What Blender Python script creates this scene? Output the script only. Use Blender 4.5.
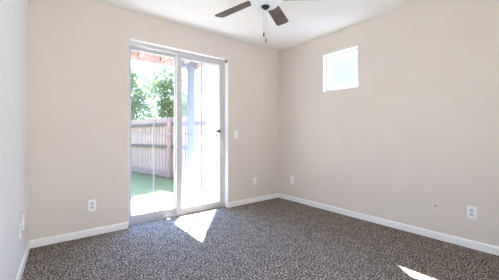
import bpy, bmesh, math, random
from mathutils import Vector, Matrix

# ------------------------------------------------------------------ clear
for o in list(bpy.data.objects):
    bpy.data.objects.remove(o, do_unlink=True)
S = bpy.context.scene
COL = S.collection

# ------------------------------------------------------------------ camera
EYE = 1.035
cam_d = bpy.data.cameras.new('camera')
cam_d.sensor_width = 36.0
cam_d.lens = 259.6 / 499 * 36
cam_d.shift_y = -4.4 / 499
cam_d.clip_start = 0.02
cam = bpy.data.objects.new('camera', cam_d)
cam.location = (0, 0, EYE)
cam.rotation_euler = (math.radians(90), 0, math.radians(-38.23))
COL.objects.link(cam)
S.camera = cam

# ------------------------------------------------------------------ sky
AUREOLE = 14.0
W = bpy.data.worlds.new('sky')
S.world = W
W.use_nodes = True
nt = W.node_tree
nt.nodes.clear()
w_out = nt.nodes.new('ShaderNodeOutputWorld')
w_bg = nt.nodes.new('ShaderNodeBackground')
w_tc = nt.nodes.new('ShaderNodeTexCoord')
w_sep = nt.nodes.new('ShaderNodeSeparateXYZ')
w_ramp = nt.nodes.new('ShaderNodeValToRGB')
w_ramp.color_ramp.elements[0].position = 0.06
w_ramp.color_ramp.elements[0].color = (0.84, 0.92, 1.0, 1)
w_ramp.color_ramp.elements[1].position = 0.40
w_ramp.color_ramp.elements[1].color = (0.30, 0.52, 1.0, 1)
w_bg.inputs['Strength'].default_value = 2.7
nt.links.new(w_tc.outputs['Generated'], w_sep.inputs[0])
nt.links.new(w_sep.outputs['Z'], w_ramp.inputs[0])
# the sky is brighter around the sun (aureole)
SUN_DIR = Vector((-0.61, -0.79, -1.16)).normalized()
w_dot = nt.nodes.new('ShaderNodeVectorMath'); w_dot.operation = 'DOT_PRODUCT'
w_dot.inputs[1].default_value = -SUN_DIR
w_max = nt.nodes.new('ShaderNodeMath'); w_max.operation = 'MAXIMUM'; w_max.inputs[1].default_value = 0.0
w_pow = nt.nodes.new('ShaderNodeMath'); w_pow.operation = 'POWER'; w_pow.inputs[1].default_value = 4.0
w_mul = nt.nodes.new('ShaderNodeVectorMath'); w_mul.operation = 'SCALE'
w_mul.inputs[0].default_value = (0.27, 0.48, 1.0)
w_str = nt.nodes.new('ShaderNodeMath'); w_str.operation = 'MULTIPLY'; w_str.inputs[1].default_value = AUREOLE
w_add = nt.nodes.new('ShaderNodeVectorMath'); w_add.operation = 'ADD'
nt.links.new(w_tc.outputs['Generated'], w_dot.inputs[0])
nt.links.new(w_dot.outputs['Value'], w_max.inputs[0])
nt.links.new(w_max.outputs[0], w_pow.inputs[0])
nt.links.new(w_pow.outputs[0], w_str.inputs[0])
nt.links.new(w_str.outputs[0], w_mul.inputs['Scale'])
nt.links.new(w_mul.outputs[0], w_add.inputs[0])
nt.links.new(w_ramp.outputs[0], w_add.inputs[1])
nt.links.new(w_add.outputs[0], w_bg.inputs['Color'])
nt.links.new(w_bg.outputs[0], w_out.inputs[0])

# ------------------------------------------------------------------ sun
sun_d = bpy.data.lights.new('sun', 'SUN')
sun_d.energy = 40.0
sun_d.angle = math.radians(0.30)
sun_d.color = (1.0, 0.96, 0.90)
sun = bpy.data.objects.new('sun', sun_d)
sun.rotation_euler = SUN_DIR.to_track_quat('-Z', 'Y').to_euler()
sun.location = (8, 10, 14)
COL.objects.link(sun)

# ------------------------------------------------------------------ fill light added behind the camera, no such source in view
fill_d = bpy.data.lights.new('fill_light', 'AREA')
fill_d.shape = 'RECTANGLE'
fill_d.size, fill_d.size_y = 1.1, 2.0
fill_d.energy = 23.0
fill_d.color = (1.0, 0.895, 0.77)
fill = bpy.data.objects.new('fill_light', fill_d)
fill.location = (0.62, -0.72, 1.05)
fill.rotation_euler = (math.radians(112), 0, math.radians(8))
COL.objects.link(fill)

S.view_settings.view_transform = 'Standard'
S.view_settings.look = 'None'
S.view_settings.gamma = 1.0
S.view_settings.use_curve_mapping = False
S.view_settings.exposure = 0.57
S.cycles.max_bounces = 12
S.cycles.diffuse_bounces = 8
S.cycles.transparent_max_bounces = 24
S.cycles.sample_clamp_indirect = 8.0

# ------------------------------------------------------------------ materials
def lin(c):
    return tuple(((v / 255 + 0.055) / 1.055) ** 2.4 if v > 10 else v / 255 / 12.92 for v in c)

def principled(name, col, rough=0.8, metal=0.0, spec=0.3):
    m = bpy.data.materials.new(name)
    m.use_nodes = True
    b = m.node_tree.nodes['Principled BSDF']
    b.inputs['Base Color'].default_value = (*col, 1)
    b.inputs['Roughness'].default_value = rough
    b.inputs['Metallic'].default_value = metal
    b.inputs['Specular IOR Level'].default_value = spec
    return m, m.node_tree, b

def noisy(name, c0, c1, scale, rough=0.85, bump=0.0, bump_scale=None, stretch=(1, 1, 1), detail=4.0, lo=0.35, hi=0.65, spec=0.25):
    m, t, b = principled(name, c0, rough, 0, spec)
    tc = t.nodes.new('ShaderNodeTexCoord')
    mp = t.nodes.new('ShaderNodeMapping')
    mp.inputs['Scale'].default_value = stretch
    n = t.nodes.new('ShaderNodeTexNoise')
    n.inputs['Scale'].default_value = scale
    n.inputs['Detail'].default_value = detail
    r = t.nodes.new('ShaderNodeValToRGB')
    r.color_ramp.elements[0].position = lo
    r.color_ramp.elements[0].color = (*c0, 1)
    r.color_ramp.elements[1].position = hi
    r.color_ramp.elements[1].color = (*c1, 1)
    t.links.new(tc.outputs['Object'], mp.inputs[0])
    t.links.new(mp.outputs[0], n.inputs['Vector'])
    t.links.new(n.outputs['Fac'], r.inputs[0])
    t.links.new(r.outputs[0], b.inputs['Base Color'])
    if bump:
        n2 = t.nodes.new('ShaderNodeTexNoise')
        n2.inputs['Scale'].default_value = bump_scale or scale
        n2.inputs['Detail'].default_value = 3
        bp = t.nodes.new('ShaderNodeBump')
        bp.inputs['Strength'].default_value = bump
        bp.inputs['Distance'].default_value = 0.01
        t.links.new(mp.outputs[0], n2.inputs['Vector'])
        t.links.new(n2.outputs['Fac'], bp.inputs['Height'])
        t.links.new(bp.outputs[0], b.inputs['Normal'])
    return m

M = {}
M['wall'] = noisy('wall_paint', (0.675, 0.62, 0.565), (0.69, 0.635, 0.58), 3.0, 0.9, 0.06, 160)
M['pale_wall'] = noisy('pale_wall_tone', (0.78, 0.785, 0.78), (0.80, 0.805, 0.80), 3.0, 0.9, 0.06, 160)  # left wall base colour, paler and more neutral than the other walls
M['ceiling'] = noisy('ceiling_paint', (0.825, 0.81, 0.785), (0.845, 0.83, 0.805), 3.0, 0.95, 0.06, 140)
M['trim'], _, _ = principled('white_trim_paint', (0.84, 0.84, 0.83), 0.4)
M['vinyl'], _, _ = principled('white_vinyl', (0.57, 0.57, 0.575), 0.35)
M['plate'], _, _ = principled('white_plastic', (0.86, 0.86, 0.85), 0.35)
M['beige_plate'], _, _ = principled('beige_plastic', (0.72, 0.655, 0.62), 0.4)
M['grey_plastic'], _, _ = principled('pale_grey_plastic', (0.60, 0.64, 0.68), 0.4)
M['dark'], _, _ = principled('dark_plastic', (0.025, 0.025, 0.03), 0.4)
M['bronze'], _, _ = principled('dark_bronze', (0.05, 0.045, 0.045), 0.35, 0.7)
M['alu'], _, _ = principled('aluminium_track', (0.55, 0.56, 0.58), 0.35, 0.6)
M['screw'], _, _ = principled('screw_metal', (0.6, 0.6, 0.6), 0.3, 0.8)
M['bowl'] = noisy('frosted_glass', (0.72, 0.75, 0.80), (0.86, 0.88, 0.91), 26, 0.35, 0.0, lo=0.3, hi=0.7)
M['blade'] = noisy('weathered_wood', (0.085, 0.062, 0.054), (0.19, 0.15, 0.135), 18, 0.55, 0.0, stretch=(1, 9, 1))
M['rafter'] = noisy('pink_tan_paint', (0.42, 0.30, 0.26), (0.47, 0.34, 0.30), 5, 0.85)
M['post_blue'] = noisy('blue_grey_paint', (0.10, 0.115, 0.14), (0.12, 0.135, 0.16), 6, 0.8)
M['concrete'] = noisy('pale_concrete', (0.52, 0.475, 0.40), (0.58, 0.535, 0.46), 8, 0.95)
M['fence'] = noisy('pale_weathered_boards', (0.36, 0.265, 0.22), (0.54, 0.41, 0.345), 9, 0.95, stretch=(6, 6, 0.6))
M['fence_rail'] = noisy('grey_weathered_rail_gap_shade', (0.14, 0.11, 0.095), (0.19, 0.15, 0.13), 9, 0.95)  # weathered rails; also the painted shade between the boards
M['fence_pink'] = noisy('reddish_stained_wood', (0.29, 0.20, 0.165), (0.35, 0.25, 0.21), 9, 0.95)
M['house'] = noisy('white_stucco', (0.60, 0.60, 0.59), (0.64, 0.64, 0.63), 12, 0.95)
M['house_trim'], _, _ = principled('grey_house_trim', (0.16, 0.18, 0.20), 0.7)
M['roof'] = noisy('grey_roof_shingle', (0.22, 0.21, 0.20), (0.32, 0.30, 0.29), 14, 0.95)
M['house_glass'], _, _ = principled('pale_blue_window', (0.27, 0.275, 0.28), 0.3, 0, 0.5)
M['bark'] = noisy('bark', (0.13, 0.10, 0.08), (0.22, 0.18, 0.14), 12, 0.95, stretch=(1, 1, 0.3))
M['soil'] = noisy('side_yard_gravel', (0.56, 0.54, 0.51), (0.66, 0.64, 0.61), 20, 0.95)
M['grass'] = noisy('lawn_grass', (0.078, 0.078, 0.021), (0.11, 0.105, 0.034), 14, 0.95, 0.4, 60)

# speckled carpet
def carpet():
    m, t, b = principled('speckled_carpet', (0.15, 0.14, 0.13), 1.0, 0, 0.0)
    tc = t.nodes.new('ShaderNodeTexCoord')
    n = t.nodes.new('ShaderNodeTexNoise')
    n.inputs['Scale'].default_value = 74
    n.inputs['Detail'].default_value = 3
    n.inputs['Roughness'].default_value = 0.75
    r = t.nodes.new('ShaderNodeValToRGB')
    e = r.color_ramp.elements
    e[0].position, e[0].color = 0.40, (0.034, 0.030, 0.026, 1)
    e[1].position, e[1].color = 0.60, (0.63, 0.56, 0.485, 1)
    k = e.new(0.50); k.color = (0.170, 0.146, 0.124, 1)
    big = t.nodes.new('ShaderNodeTexNoise')
    big.inputs['Scale'].default_value = 11
    big.inputs['Detail'].default_value = 3
    r2 = t.nodes.new('ShaderNodeValToRGB')
    r2.color_ramp.elements[0].position, r2.color_ramp.elements[0].color = 0.35, (0.72, 0.72, 0.72, 1)
    r2.color_ramp.elements[1].position, r2.color_ramp.elements[1].color = 0.65, (1, 1, 1, 1)
    mx = t.nodes.new('ShaderNodeMix'); mx.data_type = 'RGBA'; mx.blend_type = 'MULTIPLY'
    mx.inputs['Factor'].default_value = 1.0
    bp = t.nodes.new('ShaderNodeBump')
    bp.inputs['Strength'].default_value = 0.6
    bp.inputs['Distance'].default_value = 0.012
    t.links.new(tc.outputs['Object'], n.inputs['Vector'])
    t.links.new(tc.outputs['Object'], big.inputs['Vector'])
    t.links.new(n.outputs['Fac'], r.inputs[0])
    t.links.new(big.outputs['Fac'], r2.inputs[0])
    t.links.new(r.outputs[0], mx.inputs[6])
    t.links.new(r2.outputs[0], mx.inputs[7])
    t.links.new(mx.outputs[2], b.inputs['Base Color'])
    t.links.new(n.outputs['Fac'], bp.inputs['Height'])
    t.links.new(bp.outputs[0], b.inputs['Normal'])
    return m
M['carpet'] = carpet()

def mixed(name, fac, make_a, make_b):
    m = bpy.data.materials.new(name)
    m.use_nodes = True
    t = m.node_tree
    t.nodes.clear()
    out = t.nodes.new('ShaderNodeOutputMaterial')
    mx = t.nodes.new('ShaderNodeMixShader')
    mx.inputs[0].default_value = fac
    t.links.new(make_a(t), mx.inputs[1])
    t.links.new(make_b(t), mx.inputs[2])
    t.links.new(mx.outputs[0], out.inputs[0])
    return m

def n_shader(kind, col, **kw):
    def f(t):
        n = t.nodes.new(kind)
        n.inputs['Color'].default_value = (*col, 1)
        for k, v in kw.items():
            n.inputs[k].default_value = v
        return n.outputs[0]
    return f

M['glass'] = mixed('clear_glass', 0.045, n_shader('ShaderNodeBsdfTransparent', (0.985, 0.99, 0.99)),
                   n_shader('ShaderNodeBsdfGlossy', (1, 1, 1), Roughness=0.02))
M['screen'] = mixed('insect_screen_mesh', 0.085, n_shader('ShaderNodeBsdfTransparent', (1, 1, 1)),
                    n_shader('ShaderNodeBsdfTranslucent', (0.86, 0.88, 0.92)))
def leaf_mat(name, c0, c1):
    m = bpy.data.materials.new(name)
    m.use_nodes = True
    t = m.node_tree
    t.nodes.clear()
    out = t.nodes.new('ShaderNodeOutputMaterial')
    mx = t.nodes.new('ShaderNodeMixShader'); mx.inputs[0].default_value = 0.45
    d = t.nodes.new('ShaderNodeBsdfDiffuse'); tr = t.nodes.new('ShaderNodeBsdfTranslucent')
    tc = t.nodes.new('ShaderNodeTexCoord'); n = t.nodes.new('ShaderNodeTexNoise')
    n.inputs['Scale'].default_value = 3.0
    r = t.nodes.new('ShaderNodeValToRGB')
    r.color_ramp.elements[0].position, r.color_ramp.elements[0].color = 0.35, (*c0, 1)
    r.color_ramp.elements[1].position, r.color_ramp.elements[1].color = 0.65, (*c1, 1)
    t.links.new(tc.outputs['Object'], n.inputs['Vector']); t.links.new(n.outputs['Fac'], r.inputs[0])
    t.links.new(r.outputs[0], d.inputs[0]); t.links.new(r.outputs[0], tr.inputs[0])
    t.links.new(d.outputs[0], mx.inputs[1]); t.links.new(tr.outputs[0], mx.inputs[2])
    t.links.new(mx.outputs[0], out.inputs[0])
    return m
M['leaf_light'] = leaf_mat('light_green_leaves', (0.19, 0.25, 0.105), (0.32, 0.37, 0.21))
M['leaf_mid'] = leaf_mat('mid_green_leaves', (0.17, 0.23, 0.10), (0.28, 0.335, 0.18))

# ------------------------------------------------------------------ mesh builder
class MB:
    def __init__(self):
        self.bm = bmesh.new()

    def box(self, x0, x1, y0, y1, z0, z1, bevel=0.0, seg=2, mat=None):
        r = bmesh.ops.create_cube(self.bm, size=1.0)
        vs = r['verts']
        for v in vs:
            v.co = Vector(((x0 + x1) / 2 + v.co.x * (x1 - x0), (y0 + y1) / 2 + v.co.y * (y1 - y0), (z0 + z1) / 2 + v.co.z * (z1 - z0)))
        if mat is not None:
            for v in vs:
                v.co = mat @ v.co
        if bevel:
            es = list({e for v in vs for e in v.link_edges})
            bmesh.ops.bevel(self.bm, geom=es, offset=bevel, segments=seg, profile=0.5, affect='EDGES')
        return self

    def poly_prism(self, pts, z0, z1):
        """pts: plan outline, counter-clockwise."""
        b = [self.bm.verts.new((x, y, z0)) for x, y in pts]
        t = [self.bm.verts.new((x, y, z1)) for x, y in pts]
        n = len(pts)
        self.bm.faces.new(list(reversed(b)))
        self.bm.faces.new(t)
        for i in range(n):
            self.bm.faces.new((b[i], b[(i + 1) % n], t[(i + 1) % n], t[i]))
        return self

    def sweep(self, profile, p0, p1, nrm):
        """profile: (out, up) points, swept from p0 to p1 (plan points); nrm: plan direction of 'out'."""
        n = Vector((nrm[0], nrm[1], 0)).normalized()
        rings = []
        for p in (p0, p1):
            rings.append([self.bm.verts.new((p[0] + n.x * o, p[1] + n.y * o, u)) for o, u in profile])
        k = len(profile)
        for i in range(k):
            self.bm.faces.new((rings[0][i], rings[0][(i + 1) % k], rings[1][(i + 1) % k], rings[1][i]))
        self.bm.faces.new(rings[0]); self.bm.faces.new(list(reversed(rings[1])))
        return self

    def tube(self, p0, p1, r0, r1=None, seg=16):
        p0, p1 = Vector(p0), Vector(p1)
        r1 = r0 if r1 is None else r1
        d = p1 - p0
        q = d.to_track_quat('Z', 'Y').to_matrix().to_4x4()
        mtx = Matrix.Translation((p0 + p1) / 2) @ q
        bmesh.ops.create_cone(self.bm, cap_ends=True, segments=seg, radius1=r0, radius2=r1, depth=d.length, matrix=mtx)
        return self

    def lathe(self, prof, seg=40, c=(0, 0)):
        rings = []
        for r, z in prof:
            if r < 1e-5:
                rings.append([self.bm.verts.new((c[0], c[1], z))])
            else:
                rings.append([self.bm.verts.new((c[0] + r * math.cos(2 * math.pi * i / seg), c[1] + r * math.sin(2 * math.pi * i / seg), z)) for i in range(seg)])
        for a, b in zip(rings, rings[1:]):
            for i in range(seg):
                j = (i + 1) % seg
                if len(a) == 1 and len(b) == 1:
                    continue
                if len(a) == 1:
                    self.bm.faces.new((a[0], b[j], b[i]))
                elif len(b) == 1:
                    self.bm.faces.new((a[i], a[j], b[0]))
                else:
                    self.bm.faces.new((a[i], a[j], b[j], b[i]))
        return self

    def build(self, name, mat, parent=None, smooth=False, loc=None):
        bmesh.ops.recalc_face_normals(self.bm, faces=self.bm.faces)
        me = bpy.data.meshes.new(name)
        self.bm.to_mesh(me)
        self.bm.free()
        me.materials.append(mat)
        if smooth:
            for p in me.polygons:
                p.use_smooth = True
        o = bpy.data.objects.new(name, me)
        COL.objects.link(o)
        if parent:
            o.parent = parent
        if loc:
            o.location = loc
        return o

def tag(o, label=None, cat=None, group=None, kind=None):
    if label: o['label'] = label
    if cat: o['category'] = cat
    if group: o['group'] = group
    if kind: o['kind'] = kind
    return o

def empty(name, loc=(0, 0, 0), rz=0.0):
    o = bpy.data.objects.new(name, None)
    o.empty_display_size = 0.1
    o.location = loc
    o.rotation_euler = (0, 0, rz)
    COL.objects.link(o)
    return o

# ------------------------------------------------------------------ room shell
H = 2.44
XR, YB, YN = 3.082, 3.125, -0.70         # right wall face, door wall face, near wall face
LS = 0.0418                               # the left wall is slightly off square
def left_x(y): return -0.1200 - LS * (YB - y)
TW = 0.165                                # outer wall thickness
DX0, DX1, DH = 0.733, 2.068, 2.13         # door opening
WY0, WY1, WZ0, WZ1 = 1.714, 2.236, 1.650, 2.164   # high window opening

f = MB().poly_prism([(left_x(YN), YN), (XR, YN), (XR, YB), (DX1, YB), (DX1, 3.196), (DX0, 3.196), (DX0, YB), (left_x(YB), YB)], -0.10, 0.0)
tag(f.build('floor', M['carpet']), 'grey brown speckled carpet covering the room floor', 'floor', kind='structure')
c = MB().box(-0.50, XR + TW, YN - 0.12, YB + TW, H, H + 0.12)
tag(c.build('ceiling', M['ceiling']), 'smooth white ceiling above the ceiling fan', 'ceiling', kind='structure')

w = MB()
w.box(left_x(YB) - 0.15, DX0, YB, YB + TW, -0.1, H)
w.box(DX1, XR + TW, YB, YB + TW, -0.1, H)
w.box(DX0, DX1, YB, YB + TW, DH, H)
w.box(DX0, DX1, 3.2, YB + TW, -0.1, 0.0)
tag(w.build('wall_back', M['wall']), 'beige painted wall with the sliding glass door', 'wall', kind='structure')
w = MB()
w.box(XR, XR + TW, YN - 0.12, WY0, -0.1, H)
w.box(XR, XR + TW, WY1, YB, -0.1, H)
w.box(XR, XR + TW, WY0, WY1, -0.1, WZ0)
w.box(XR, XR + TW, WY0, WY1, WZ1, H)
tag(w.build('wall_right', M['wall']), 'beige painted wall with the small high window', 'wall', kind='structure')
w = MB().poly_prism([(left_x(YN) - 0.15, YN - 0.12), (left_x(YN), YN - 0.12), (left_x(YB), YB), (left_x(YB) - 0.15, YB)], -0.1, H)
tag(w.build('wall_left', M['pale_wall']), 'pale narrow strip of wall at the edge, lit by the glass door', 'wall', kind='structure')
w = MB()
w.box(-0.27, 0.0, YN - 0.12, YN, -0.1, H)
w.box(1.25, XR, YN - 0.12, YN, -0.1, H)
w.box(0.0, 1.25, YN - 0.12, YN, 2.10, H)  # opening added out of view to hold the fill light
tag(w.build('wall_front', M['wall']), 'beige wall with an opening added for the fill light', 'wall', kind='structure')

BP = [(0, 0), (0.013, 0), (0.013, 0.058), (0.010, 0.066), (0.004, 0.071), (0, 0.071)]
b = MB().sweep(BP, (left_x(YB) + 0.013, YB), (DX0, YB), (0, -1))
b.sweep(BP, (DX1, YB), (XR - 0.013, YB), (0, -1))
tag(b.build('baseboard_back', M['trim']), 'white baseboard along the wall with the glass door', 'baseboard', kind='structure')
b = MB().sweep(BP, (XR, YN), (XR, YB), (-1, 0))
tag(b.build('baseboard_right', M['trim']), 'white baseboard below the small high window', 'baseboard', kind='structure')
b = MB().sweep(BP, (left_x(YN), YN), (left_x(YB), YB), (1, -LS))
tag(b.build('baseboard_left', M['trim']), 'white baseboard along the pale narrow strip of wall', 'baseboard', kind='structure')

# ------------------------------------------------------------------ sliding glass door
door = tag(empty('door_1', ((DX0 + DX1) / 2, 3.25, 0)), 'white two panel sliding glass door to the patio', 'sliding door', kind='structure')
ox, oy = (DX0 + DX1) / 2, 3.25
def D(mb_, x0, x1, y0, y1, z0, z1, bv=0.003):
    mb_.box(x0 - ox, x1 - ox, y0 - oy, y1 - oy, z0, z1, bv)
fr = MB()
D(fr, DX0, DX0 + 0.028, 3.200, 3.30, 0.0, DH)
D(fr, DX1 - 0.028, DX1, 3.200, 3.30, 0.0, DH)
D(fr, DX0 + 0.028, DX1 - 0.028, 3.200, 3.30, DH - 0.042, DH)
fr.build('door_frame', M['vinyl'], door)
tk = MB()
D(tk, DX0 + 0.028, DX1 - 0.028, 3.200, 3.30, 0.0, 0.018)
D(tk, DX0 + 0.028, DX1 - 0.028, 3.203, 3.207, 0.018, 0.032, 0)
D(tk, DX0 + 0.028, DX1 - 0.028, 3.252, 3.256, 0.018, 0.032, 0)
D(tk, DX0 + 0.028, DX1 - 0.028, 3.292, 3.297, 0.018, 0.032, 0)
tk.build('threshold_track', M['alu'], door)

def panel(name, x0, x1, y0, y1, sl, sr, label):
    z0, z1, bot, top = 0.022, DH - 0.042, 0.068, 0.040
    p = MB()
    D(p, x0, x0 + sl, y0, y1, z0, z1)
    D(p, x1 - sr, x1, y0, y1, z0, z1)
    D(p, x0 + sl, x1 - sr, y0, y1, z0, z0 + bot)
    D(p, x0 + sl, x1 - sr, y0, y1, z1 - top, z1)
    po = p.build(name, M['vinyl'], door)
    ym = (y0 + y1) / 2
    g = MB(); D(g, x0 + sl, x1 - sr, ym - 0.002, ym + 0.002, z0 + bot, z1 - top, 0)
    go = g.build('glass_pane', M['glass'], po)
    xm = (x0 + sl + x1 - sr) / 2
    v = MB(); D(v, xm - 0.008, xm + 0.008, ym - 0.004, ym + 0.004, z0 + bot, z1 - top, 0.001)
    v.build('muntin', M['vinyl'], po)
    zc = 1.062
    v = MB(); D(v, x0 + sl, xm - 0.008, ym - 0.004, ym + 0.004, zc - 0.004, zc + 0.004, 0.001)
    D(v, xm + 0.008, x1 - sr, ym - 0.004, ym + 0.004, zc - 0.004, zc + 0.004, 0.001)
    v.build('muntin', M['vinyl'], po)
    return po
fixed = panel('fixed_panel', DX0 + 0.028, 1.400, 3.258, 3.290, 0.036, 0.072, '')
slide = panel('sliding_panel', 1.333, DX1 - 0.028, 3.210, 3.242, 0.069, 0.060, '')
hd = MB()
hx = 2.012 - ox
for z in (0.775, 0.965):
    hd.tube((hx, 3.211 - oy, z), (hx, 3.180 - oy, z), 0.007)
hd.box(hx - 0.010, hx + 0.010, 3.170 - oy, 3.184 - oy, 0.755, 0.985, 0.005)
hd.box(hx - 0.016, hx + 0.016, 3.205 - oy, 3.211 - oy, 0.735, 1.005, 0.002)
hd.build('pull_handle', M['vinyl'], slide)['label'] = 'white pull handle'
lt = MB()
lt.box(1.942 - ox, 1.992 - ox, 3.200 - oy, 3.211 - oy, 1.080, 1.120, 0.003)
lt.tube((1.958 - ox, 3.202 - oy, 1.10), (1.958 - ox, 3.172 - oy, 1.10), 0.014, 0.012, 20)
lt.box(1.893 - ox, 1.955 - ox, 3.182 - oy, 3.192 - oy, 1.092, 1.108, 0.003)
lt.box(1.896 - ox, 1.920 - ox, 3.180 - oy, 3.190 - oy, 1.022, 1.050, 0.004)
lt.box(1.905 - ox, 1.911 - ox, 3.184 - oy, 3.187 - oy, 1.046, 1.094, 0.001)
lt.build('thumb_latch', M['dark'], slide)['label'] = 'dark thumb latch with a hanging tab'
sc = MB()
for a in ((1.36, 1.385, 0.03, 2.085), (2.015, 2.038, 0.03, 2.085)):
    D(sc, a[0], a[1], 3.305, 3.318, a[2], a[3], 0.002)
D(sc, 1.385, 2.015, 3.305, 3.318, 0.03, 0.06, 0.002)
D(sc, 1.385, 2.015, 3.305, 3.318, 2.06, 2.085, 0.002)
sco = sc.build('screen_frame', M['vinyl'], door)
s2 = MB()
vs = [s2.bm.verts.new((x - ox, 3.311 - oy, z)) for x, z in ((1.385, 0.06), (2.015, 0.06), (2.015, 2.06), (1.385, 2.06))]
s2.bm.faces.new(vs)
s2.build('screen_mesh', M['screen'], sco)['label'] = 'fine sunlit insect mesh'

# small dark piece in place of a gap at the top of the door reveal
rl = MB()
D(rl, DX1 - 0.003, DX1, YB + 0.001, 3.200, 0.0, DH, 0)
D(rl, DX0, DX0 + 0.003, YB + 0.001, 3.200, 0.0, DH, 0)
D(rl, DX0 + 0.003, DX1 - 0.003, YB + 0.001, 3.200, DH - 0.003, DH, 0)
rl.build('reveal_lining', M['trim'], door)
br = MB().box(2.036, 2.066, 3.135, 3.175, 2.106, 2.114, 0.002).box(2.060, 2.066, 3.145, 3.165, 2.085, 2.108, 0.002)
tag(br.build('corner_gap_piece', M['dark']), 'small dark piece in place of a gap at the top corner of the door reveal', 'bracket')

# ------------------------------------------------------------------ high window
win = tag(empty('window_1', (XR + 0.10, (WY0 + WY1) / 2, WZ0)), 'small square white framed window high on the beige wall', 'window', kind='structure')
wx0, wx1 = XR + 0.060, XR + 0.105
wl = MB()
lx, ly, lz = XR + 0.10, (WY0 + WY1) / 2, WZ0
def Wb(m_, x0, x1, y0, y1, z0, z1, bv=0.003):
    m_.box(x0 - lx, x1 - lx, y0 - ly, y1 - ly, z0 - lz, z1 - lz, bv)
FW = 0.042
Wb(wl, wx0, wx1, WY0, WY0 + FW, WZ0, WZ1)
Wb(wl, wx0, wx1, WY1 - FW, WY1, WZ0, WZ1)
Wb(wl, wx0, wx1, WY0 + FW, WY1 - FW, WZ0, WZ0 + FW)
Wb(wl, wx0, wx1, WY0 + FW, WY1 - FW, WZ1 - FW, WZ1)
wl.build('window_frame', M['trim'], win)
rl = MB()
Wb(rl, XR + 0.001, wx0, WY0, WY0 + 0.003, WZ0, WZ1, 0)
Wb(rl, XR + 0.001, wx0, WY1 - 0.003, WY1, WZ0, WZ1, 0)
Wb(rl, XR + 0.001, wx0, WY0 + 0.003, WY1 - 0.003, WZ0, WZ0 + 0.003, 0)
Wb(rl, XR + 0.001, wx0, WY0 + 0.003, WY1 - 0.003, WZ1 - 0.003, WZ1, 0)
rl.build('reveal_lining', M['trim'], win)
wg = MB(); Wb(wg, XR + 0.081, XR + 0.085, WY0 + FW, WY1 - FW, WZ0 + FW, WZ1 - FW, 0)
wg.build('glass_pane', M['glass'], win)

# ------------------------------------------------------------------ ceiling fan
FX, FY = 1.421, 1.592
fan = tag(empty('ceiling_fan', (FX, FY, H)), 'ceiling fan with grey brown wooden blades and a white glass light bowl', 'ceiling fan')
def zz(z): return z - H
MB().lathe([(0, zz(2.44)), (0.070, zz(2.44)), (0.070, zz(2.415)), (0.050, zz(2.385)), (0.018, zz(2.375)), (0.018, zz(2.37)), (0, zz(2.37))]).build('ceiling_canopy', M['bronze'], fan, True)
MB().lathe([(0, zz(2.372)), (0.016, zz(2.372)), (0.016, zz(2.33)), (0, zz(2.33))], 20).build('downrod', M['bronze'], fan, True)
MB().lathe([(0, zz(2.335)), (0.05, zz(2.335)), (0.098, zz(2.315)), (0.112, zz(2.285)), (0.112, zz(2.235)), (0.095, zz(2.205)), (0.07, zz(2.198)), (0, zz(2.198))]).build('motor_housing', M['bronze'], fan, True)
MB().lathe([(0, zz(2.198)), (0.058, zz(2.198)), (0.062, zz(2.175)), (0.112, zz(2.168)), (0.112, zz(2.155)), (0, zz(2.155))]).build('light_fitter', M['bronze'], fan, True)
bowl = MB().lathe([(0, zz(2.156)), (0.120, zz(2.156)), (0.127, zz(2.150)), (0.126, zz(2.138)), (0.118, zz(2.122)), (0.100, zz(2.105)), (0.072, zz(2.099)), (0.040, zz(2.095)), (0.016, zz(2.094)), (0, zz(2.094))], 48)
bowl.build('light_bowl', M['bowl'], fan, True)['label'] = 'white frosted glass bowl'
MB().lathe([(0, zz(2.097)), (0.034, zz(2.097)), (0.036, zz(2.090)), (0.029, zz(2.082)), (0.014, zz(2.078)), (0.012, zz(2.070)), (0, zz(2.068))], 24).build('finial', M['dark'], fan, True)['label'] = 'dark round finial'
def blade(angle):
    rot = Matrix.Rotation(angle, 4, 'Z')
    pitch = Matrix.Translation((0, 0, zz(2.177))) @ Matrix.Rotation(math.radians(PITCH), 4, 'X')
    m = MB()
    r0, r1, w0, w1, rc = 0.150, 0.565, 0.052, 0.063, 0.032
    pts = [(r0, -w0), (r1 - rc, -w1)]
    for k in range(1, 7):
        a = -math.pi / 2 + k * math.pi / 12
        pts.append((r1 - rc + rc * math.cos(a), -w1 + rc + rc * math.sin(a)))
    for k in range(0, 7):
        a = k * math.pi / 12
        pts.append((r1 - rc + rc * math.cos(a), w1 - rc + rc * math.sin(a)))
    pts += [(r0, w0)]
    m.poly_prism(pts, -0.003, 0.003)
    bmesh.ops.transform(m.bm, matrix=rot @ pitch, verts=m.bm.verts)
    bo = m.build('blade', M['blade'], fan)
    k = MB()
    k.box(0.085, 0.165, -0.014, 0.014, 0.003, 0.010, 0.002)
    k.box(0.150, 0.230, -0.030, 0.030, 0.003, 0.008, 0.002)
    bmesh.ops.transform(k.bm, matrix=rot @ pitch, verts=k.bm.verts)
    k.build('blade_bracket', M['bronze'], bo)
PITCH = -12
for k in range(5):
    blade(math.radians(101.6 - 72 * k))
def chain(dx, dy, z0, z1, zf, fm, label):
    m = MB()
    z = z0
    while z > z1:
        m.tube((dx, dy, zz(z)), (dx, dy, zz(z - 0.0052)), 0.0019, 0.0019, 8)
        z -= 0.006
    m.tube((dx, dy, zz(z0)), (dx, dy, zz(z1)), 0.0009, 0.0009, 6)
    ch = m.build('pull_chain', M['screw'], fan)
    MB().lathe([(0, zz(z1)), (0.003, zz(z1)), (0.0055, zz(z1 - 0.012)), (0.006, zz(zf + 0.008)), (0.003, zz(zf)), (0, zz(zf))], 14, (dx, dy)).build('chain_fob', fm, ch, True)['label'] = label
chain(-0.014, 0.004, 2.095, 1.880, 1.845, M['bronze'], 'dark chain fob')
chain(0.002, -0.006, 2.062, 1.838, 1.797, M['blade'], 'brown chain fob')

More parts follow.
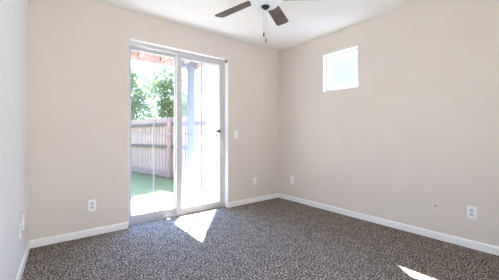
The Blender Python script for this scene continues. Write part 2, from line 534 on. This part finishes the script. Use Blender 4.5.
# ------------------------------------------------------------------ wall plates (local frame: the plate faces -Y)
def base_plate(root, mat, bevel=0.003, t=0.006):
    return MB().box(-0.035, 0.035, -t, 0, -0.0575, 0.0575, bevel).build('cover_plate', mat, root)

def outlet(loc, rz, label, plate_mat, face_mat, group=None, t=0.006):
    r = tag(empty('wall_outlet', loc, rz), label, 'outlet', group)
    base_plate(r, plate_mat, t=t)
    for dz in (0.0195, -0.0195):
        rc = MB().tube((0, -t + 0.001, dz), (0, -t - 0.0025, dz), 0.0172, 0.0168, 24).build('receptacle', face_mat, r)
        for dx, hh in ((-0.0062, 0.0042), (0.0062, 0.0034)):
            MB().box(dx - 0.0011, dx + 0.0011, -t - 0.0030, -t - 0.0020, dz + 0.003 - hh, dz + 0.003 + hh).build('slot', M['dark'], rc)
        MB().tube((0, -t - 0.0020, dz - 0.0085), (0, -t - 0.0030, dz - 0.0085), 0.0024, 0.0024, 10).build('slot', M['dark'], rc)
    MB().tube((0, -t + 0.001, 0), (0, -t - 0.0012, 0), 0.003, 0.003, 12).build('screw', M['screw'], r)
    return r

RB, RR, RL = 0.0, math.radians(-90), math.radians(90) - math.atan(LS)
G = 'outlets low on the beige walls'
outlet((0.383, YB, 0.312), RB, 'white electrical outlet low on the wall between the pale wall strip and glass door', M['plate'], M['grey_plastic'], G)
outlet((2.557, YB, 0.329), RB, 'white electrical outlet under the light switch, between the glass door and the room corner', M['plate'], M['plate'], G)
outlet((XR, 2.820, 0.330), RR, 'white electrical outlet on the window wall close to the room corner', M['plate'], M['plate'], G)
outlet((XR, 0.6085, 0.330), RR, 'white electrical outlet with greyish sockets, beside the beige cable jack plate', M['plate'], M['grey_plastic'], G, 0.009)
outlet((left_x(2.553) , 2.553, 0.340), RL, 'white wall outlet on the narrow pale wall, the one farther from the room corner', M['plate'], M['grey_plastic'], G, 0.009)

# blank plate on the left wall
r = tag(empty('wall_plate', (left_x(2.737), 2.737, 0.352), RL), 'white wall plate on the narrow pale wall, the one closer to the room corner', 'wall plate')
base_plate(r, M['plate'], t=0.009)
for dz in (0.042, -0.042):
    MB().tube((0, -0.008, dz), (0, -0.0102, dz), 0.003, 0.003, 12).build('screw', M['screw'], r)

# cable jack plate
r = tag(empty('cable_jack_plate', (XR, 0.888, 0.329), RR), 'beige wall plate with one dark cable jack in its middle, on the window wall', 'wall plate')
base_plate(r, M['beige_plate'], t=0.011)
MB().tube((0, -0.010, 0.004), (0, -0.019, 0.004), 0.0065, 0.006, 16).build('cable_jack', M['dark'], r)['label'] = 'dark cable jack'
for dz in (0.042, -0.042):
    MB().tube((0, -0.010, dz), (0, -0.0122, dz), 0.003, 0.003, 12).build('screw', M['beige_plate'], r)

# light switch
r = tag(empty('light_switch', (2.209, YB, 1.051), RB), 'white toggle light switch on the wall next to the glass door', 'light switch')
base_plate(r, M['plate'])
MB().box(-0.0055, 0.0055, -0.0065, -0.005, -0.0125, 0.0125, 0.0005).build('switch_opening', M['grey_plastic'], r)
MB().box(-0.0042, 0.0042, -0.018, -0.006, -0.004, 0.0085, 0.0012).build('toggle', M['plate'], r)
for dz in (0.030, -0.030):
    MB().tube((0, -0.005, dz), (0, -0.0072, dz), 0.003, 0.003, 12).build('screw', M['screw'], r)

# ------------------------------------------------------------------ outdoors: ground
GZ = -0.12
tag(MB().box(-4, 3.6, YB + TW, 5.02, GZ - 0.15, GZ).build('patio_slab', M['concrete']), 'pale concrete patio slab outside the sliding glass door', 'patio', kind='structure')
tag(MB().box(-14, 3.6, 5.02, 20, GZ - 0.15, GZ - 0.01).build('lawn', M['grass']), 'green lawn between the patio slab and the wooden fence', 'lawn', kind='structure')
tag(MB().box(3.6, 16, -6, 20, GZ - 0.15, GZ - 0.02).build('side_yard_ground', M['soil']), 'pale gravel ground beside the neighbouring house', 'ground', kind='structure')

# ------------------------------------------------------------------ patio cover
PE, PZ, PY = 2.446, 2.385, 4.95           # roof edge along Y, its underside, its front
pc = tag(empty('patio_cover', (2.30, 4.80, GZ)), 'pink tan wooden patio cover on a blue grey post outside the glass door', 'patio cover')
def P(m_, x0, x1, y0, y1, z0, z1, bv=0.004):
    m_.box(x0 - 2.30, x1 - 2.30, y0 - 4.80, y1 - 4.80, z0 - GZ, z1 - GZ, bv)
m = MB(); P(m, -1.2, PE, YB + TW + 0.01, PY, 2.535, 2.60); m.build('roof_deck', M['rafter'], pc)
m = MB(); P(m, -1.2, PE, PY - 0.045, PY, PZ, 2.535); m.build('front_beam', M['rafter'], pc)
m = MB(); P(m, PE - 0.045, PE, YB + TW + 0.01, PY - 0.045, PZ, 2.535); m.build('side_fascia', M['rafter'], pc)
for i in range(6):
    x = 0.10 + i * 0.41
    m = MB(); P(m, x - 0.02, x + 0.02, YB + TW + 0.01, PY - 0.045, 2.445, 2.535)
    ro = m.build('rafter', M['rafter'], pc)
    m = MB(); P(m, x - 0.026, x + 0.026, PY - 0.062, PY - 0.045, 2.44, 2.50, 0.002)
    m.build('joist_hanger', M['bronze'], ro)
m = MB(); P(m, 2.235, 2.345, 4.745, 4.855, GZ, 2.535); m.build('post', M['post_blue'], pc)['label'] = 'blue grey square post'
m = MB(); P(m, 2.12, 2.235, 4.755, 4.845, 2.385, 2.50); m.build('corbel', M['post_blue'], pc)['label'] = 'blue grey block at the top of the post'

# ------------------------------------------------------------------ wooden fence (slightly off the house's axes)
FA, FB = Vector((1.35, 12.46)), Vector((3.30, 4.46))
fd = (FB - FA); flen = fd.length; fd.normalize()
fence = tag(empty('wooden_fence', (FA.x, FA.y, GZ), math.atan2(fd.y, fd.x)), 'pale weathered wooden board fence across the lawn under the trees', 'fence')
# local x runs along the fence; local -y faces the yard
m = MB()
random.seed(5)
x = 0.0
while x < flen:
    hh = 1.655 + random.uniform(-0.012, 0.012)
    m.box(x, x + 0.118, 0.045, 0.063, 0.16, hh, 0.002, 1)
    x += 0.150
m.build('boards', M['fence'], fence)
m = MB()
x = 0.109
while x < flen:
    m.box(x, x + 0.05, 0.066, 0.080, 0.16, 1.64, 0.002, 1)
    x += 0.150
m.build('gap_shade_strips', M['fence_rail'], fence)  # darker strips behind the boards in place of shade in the gaps
for z0, z1 in ((1.42, 1.51), (0.80, 0.89)):
    MB().box(0, flen, 0.0, 0.044, z0, z1, 0.004).build('rail', M['fence_rail'], fence)
MB().box(0, flen, -0.006, 0.044, 0.0, 0.17, 0.004).build('base_board', M['fence_pink'], fence)['label'] = 'reddish base board'
k = 0.86
while k < flen:
    MB().box(k - 0.05, k + 0.05, -0.09, -0.007, 0.0, 1.63, 0.006).build('post', M['fence_pink'], fence)['label'] = 'reddish fence post'
    k += 2.42

# ------------------------------------------------------------------ neighbouring house
NX, NY0, NY1, NH = 6.5, -2.5, 13.6, 4.7
house = tag(empty('neighbour_house', (NX, (NY0 + NY1) / 2, GZ)), 'white two storey neighbouring house beyond the fence', 'house')
hy = (NY0 + NY1) / 2
def N(m_, x0, x1, y0, y1, z0, z1, bv=0.0):
    m_.box(x0 - NX, x1 - NX, y0 - hy, y1 - hy, z0 - GZ, z1 - GZ, bv)
m = MB(); N(m, NX, NX + 6, NY0, NY1, GZ - 0.05, NH); m.build('house_walls', M['house'], house)
m = MB(); N(m, NX - 0.04, NX, NY0, NY1, 2.34, 2.46, 0.005); m.build('wall_band', M['house'], house)
m = MB()
for x0, x1, z0, z1 in ((NX - 0.12, NX + 6.35, NH, NH + 0.16),):
    N(m, x0, x1, NY0 - 0.35, NY1 + 0.35, z0, z1)
vs = [m.bm.verts.new((a - NX, bb - hy, zz_ - GZ)) for a, bb, zz_ in ((NX - 0.12, NY0 - 0.35, NH + 0.16), (NX + 6.35, NY0 - 0.35, NH + 0.16), (NX + 6.35, NY1 + 0.35, NH + 0.16), (NX - 0.12, NY1 + 0.35, NH + 0.16), (NX + 3, NY0 + 2.5, NH + 1.6), (NX + 3, NY1 - 2.5, NH + 1.6))]
for q in ((0, 1, 4), (1, 2, 5, 4), (2, 3, 5), (3, 0, 4, 5)):
    m.bm.faces.new([vs[i] for i in q])
m.build('hip_roof', M['roof'], house)
def house_window(y0, y1, z0, z1):
    a = MB()
    N(a, NX - 0.03, NX, y0, y0 + 0.06, z0, z1); N(a, NX - 0.03, NX, y1 - 0.06, y1, z0, z1)
    N(a, NX - 0.03, NX, y0 + 0.06, y1 - 0.06, z0, z0 + 0.06); N(a, NX - 0.03, NX, y0 + 0.06, y1 - 0.06, z1 - 0.06, z1)
    fo = a.build('house_window', M['vinyl'], house)
    a = MB(); N(a, NX - 0.015, NX - 0.002, y0 + 0.06, y1 - 0.06, z0 + 0.06, z1 - 0.06)
    a.build('window_pane', M['house_glass'], fo)
    a = MB(); N(a, NX - 0.06, NX, y0 - 0.02, y1 + 0.02, z1, z1 + 0.05, 0.004)
    a.build('window_head', M['house_trim'], fo)
house_window(11.95, 13.05, 3.22, 4.38)
house_window(3.35, 4.40, 2.42, 3.22)

# ------------------------------------------------------------------ trees
def tree(cx, cy, lobes, n, leaf, mat, seed, label, trunk_h):
    rnd = random.Random(seed)
    root = tag(empty('garden_tree', (cx, cy, GZ)), label, 'tree', 'trees beyond the fence')
    t = MB()
    p = Vector((0, 0, -0.03)); r = 0.085
    for k in range(4):
        q = Vector((rnd.uniform(-0.08, 0.08), rnd.uniform(-0.08, 0.08), (k + 1) * trunk_h / 4))
        t.tube(p, q, r, r * 0.85, 10); p = q; r *= 0.85
    for lx_, ly_, lz_, lr, lh in lobes:
        t.tube(p, (lx_, ly_, lz_ - GZ), r * 0.7, r * 0.25, 8)
    t.build('trunk', M['bark'], root)
    verts, faces = [], []
    tot = sum(l[3] ** 2 for l in lobes)
    for lx_, ly_, lz_, lr, lh in lobes:
        for _ in range(int(n * lr ** 2 / tot)):
            while True:
                v = Vector((rnd.uniform(-1, 1), rnd.uniform(-1, 1), rnd.uniform(-1, 1)))
                if v.length <= 1: break
            v = v.normalized() * (v.length ** 0.45) * rnd.uniform(0.8, 1.08)
            c_ = Vector((lx_ + v.x * lr, ly_ + v.y * lr, lz_ - GZ + v.z * lh))
            u = Vector((rnd.gauss(0, 1), rnd.gauss(0, 1), rnd.gauss(0, 0.7))).normalized()
            s_ = u.orthogonal().normalized()
            s_ = (Matrix.Rotation(rnd.uniform(0, 6.28), 3, u) @ s_)
            L = leaf * rnd.uniform(0.7, 1.3)
            nrm = u.cross(s_)
            b0 = len(verts)
            verts += [c_ - u * L, c_ + s_ * L * 0.42 + nrm * L * 0.12, c_ + u * L, c_ - s_ * L * 0.42 + nrm * L * 0.12]
            faces += [(b0, b0 + 1, b0 + 2), (b0, b0 + 2, b0 + 3)]
    me = bpy.data.meshes.new('crown')
    me.from_pydata([tuple(v) for v in verts], [], faces)
    me.materials.append(mat)
    o = bpy.data.objects.new('crown', me)
    COL.objects.link(o); o.parent = root
    return root
tree(2.95, 12.2, [(-0.3, 0, 2.6, 1.0, 0.85), (0.4, 0.1, 3.3, 0.9, 0.8), (-0.5, 0.2, 3.55, 0.8, 0.65), (0.3, -0.2, 2.0, 0.8, 0.55), (-0.6, 0, 1.9, 0.7, 0.5)],
     6200, 0.085, M['leaf_light'], 3, 'pale green loose tree beyond the fence at its distant end', 2.1)
tree(3.18, 7.75, [(0, 0, 2.35, 0.55, 0.62), (-0.15, 0.1, 2.85, 0.5, 0.45), (0.2, 0, 1.8, 0.42, 0.45), (-0.35, 0.1, 2.3, 0.42, 0.4), (-0.12, 0.35, 1.88, 0.42, 0.34), (-0.08, 0.25, 1.74, 0.38, 0.26)],
     4600, 0.055, M['leaf_mid'], 8, 'darker green tree beyond the fence, seen through the middle of the glass door', 1.9)
tree(5.15, 11.9, [(0, 0, 2.5, 0.55, 0.75), (0.1, 0, 1.7, 0.5, 0.6)],
     2000, 0.075, M['leaf_light'], 12, 'slim pale green tree beside the neighbouring house wall', 1.7)
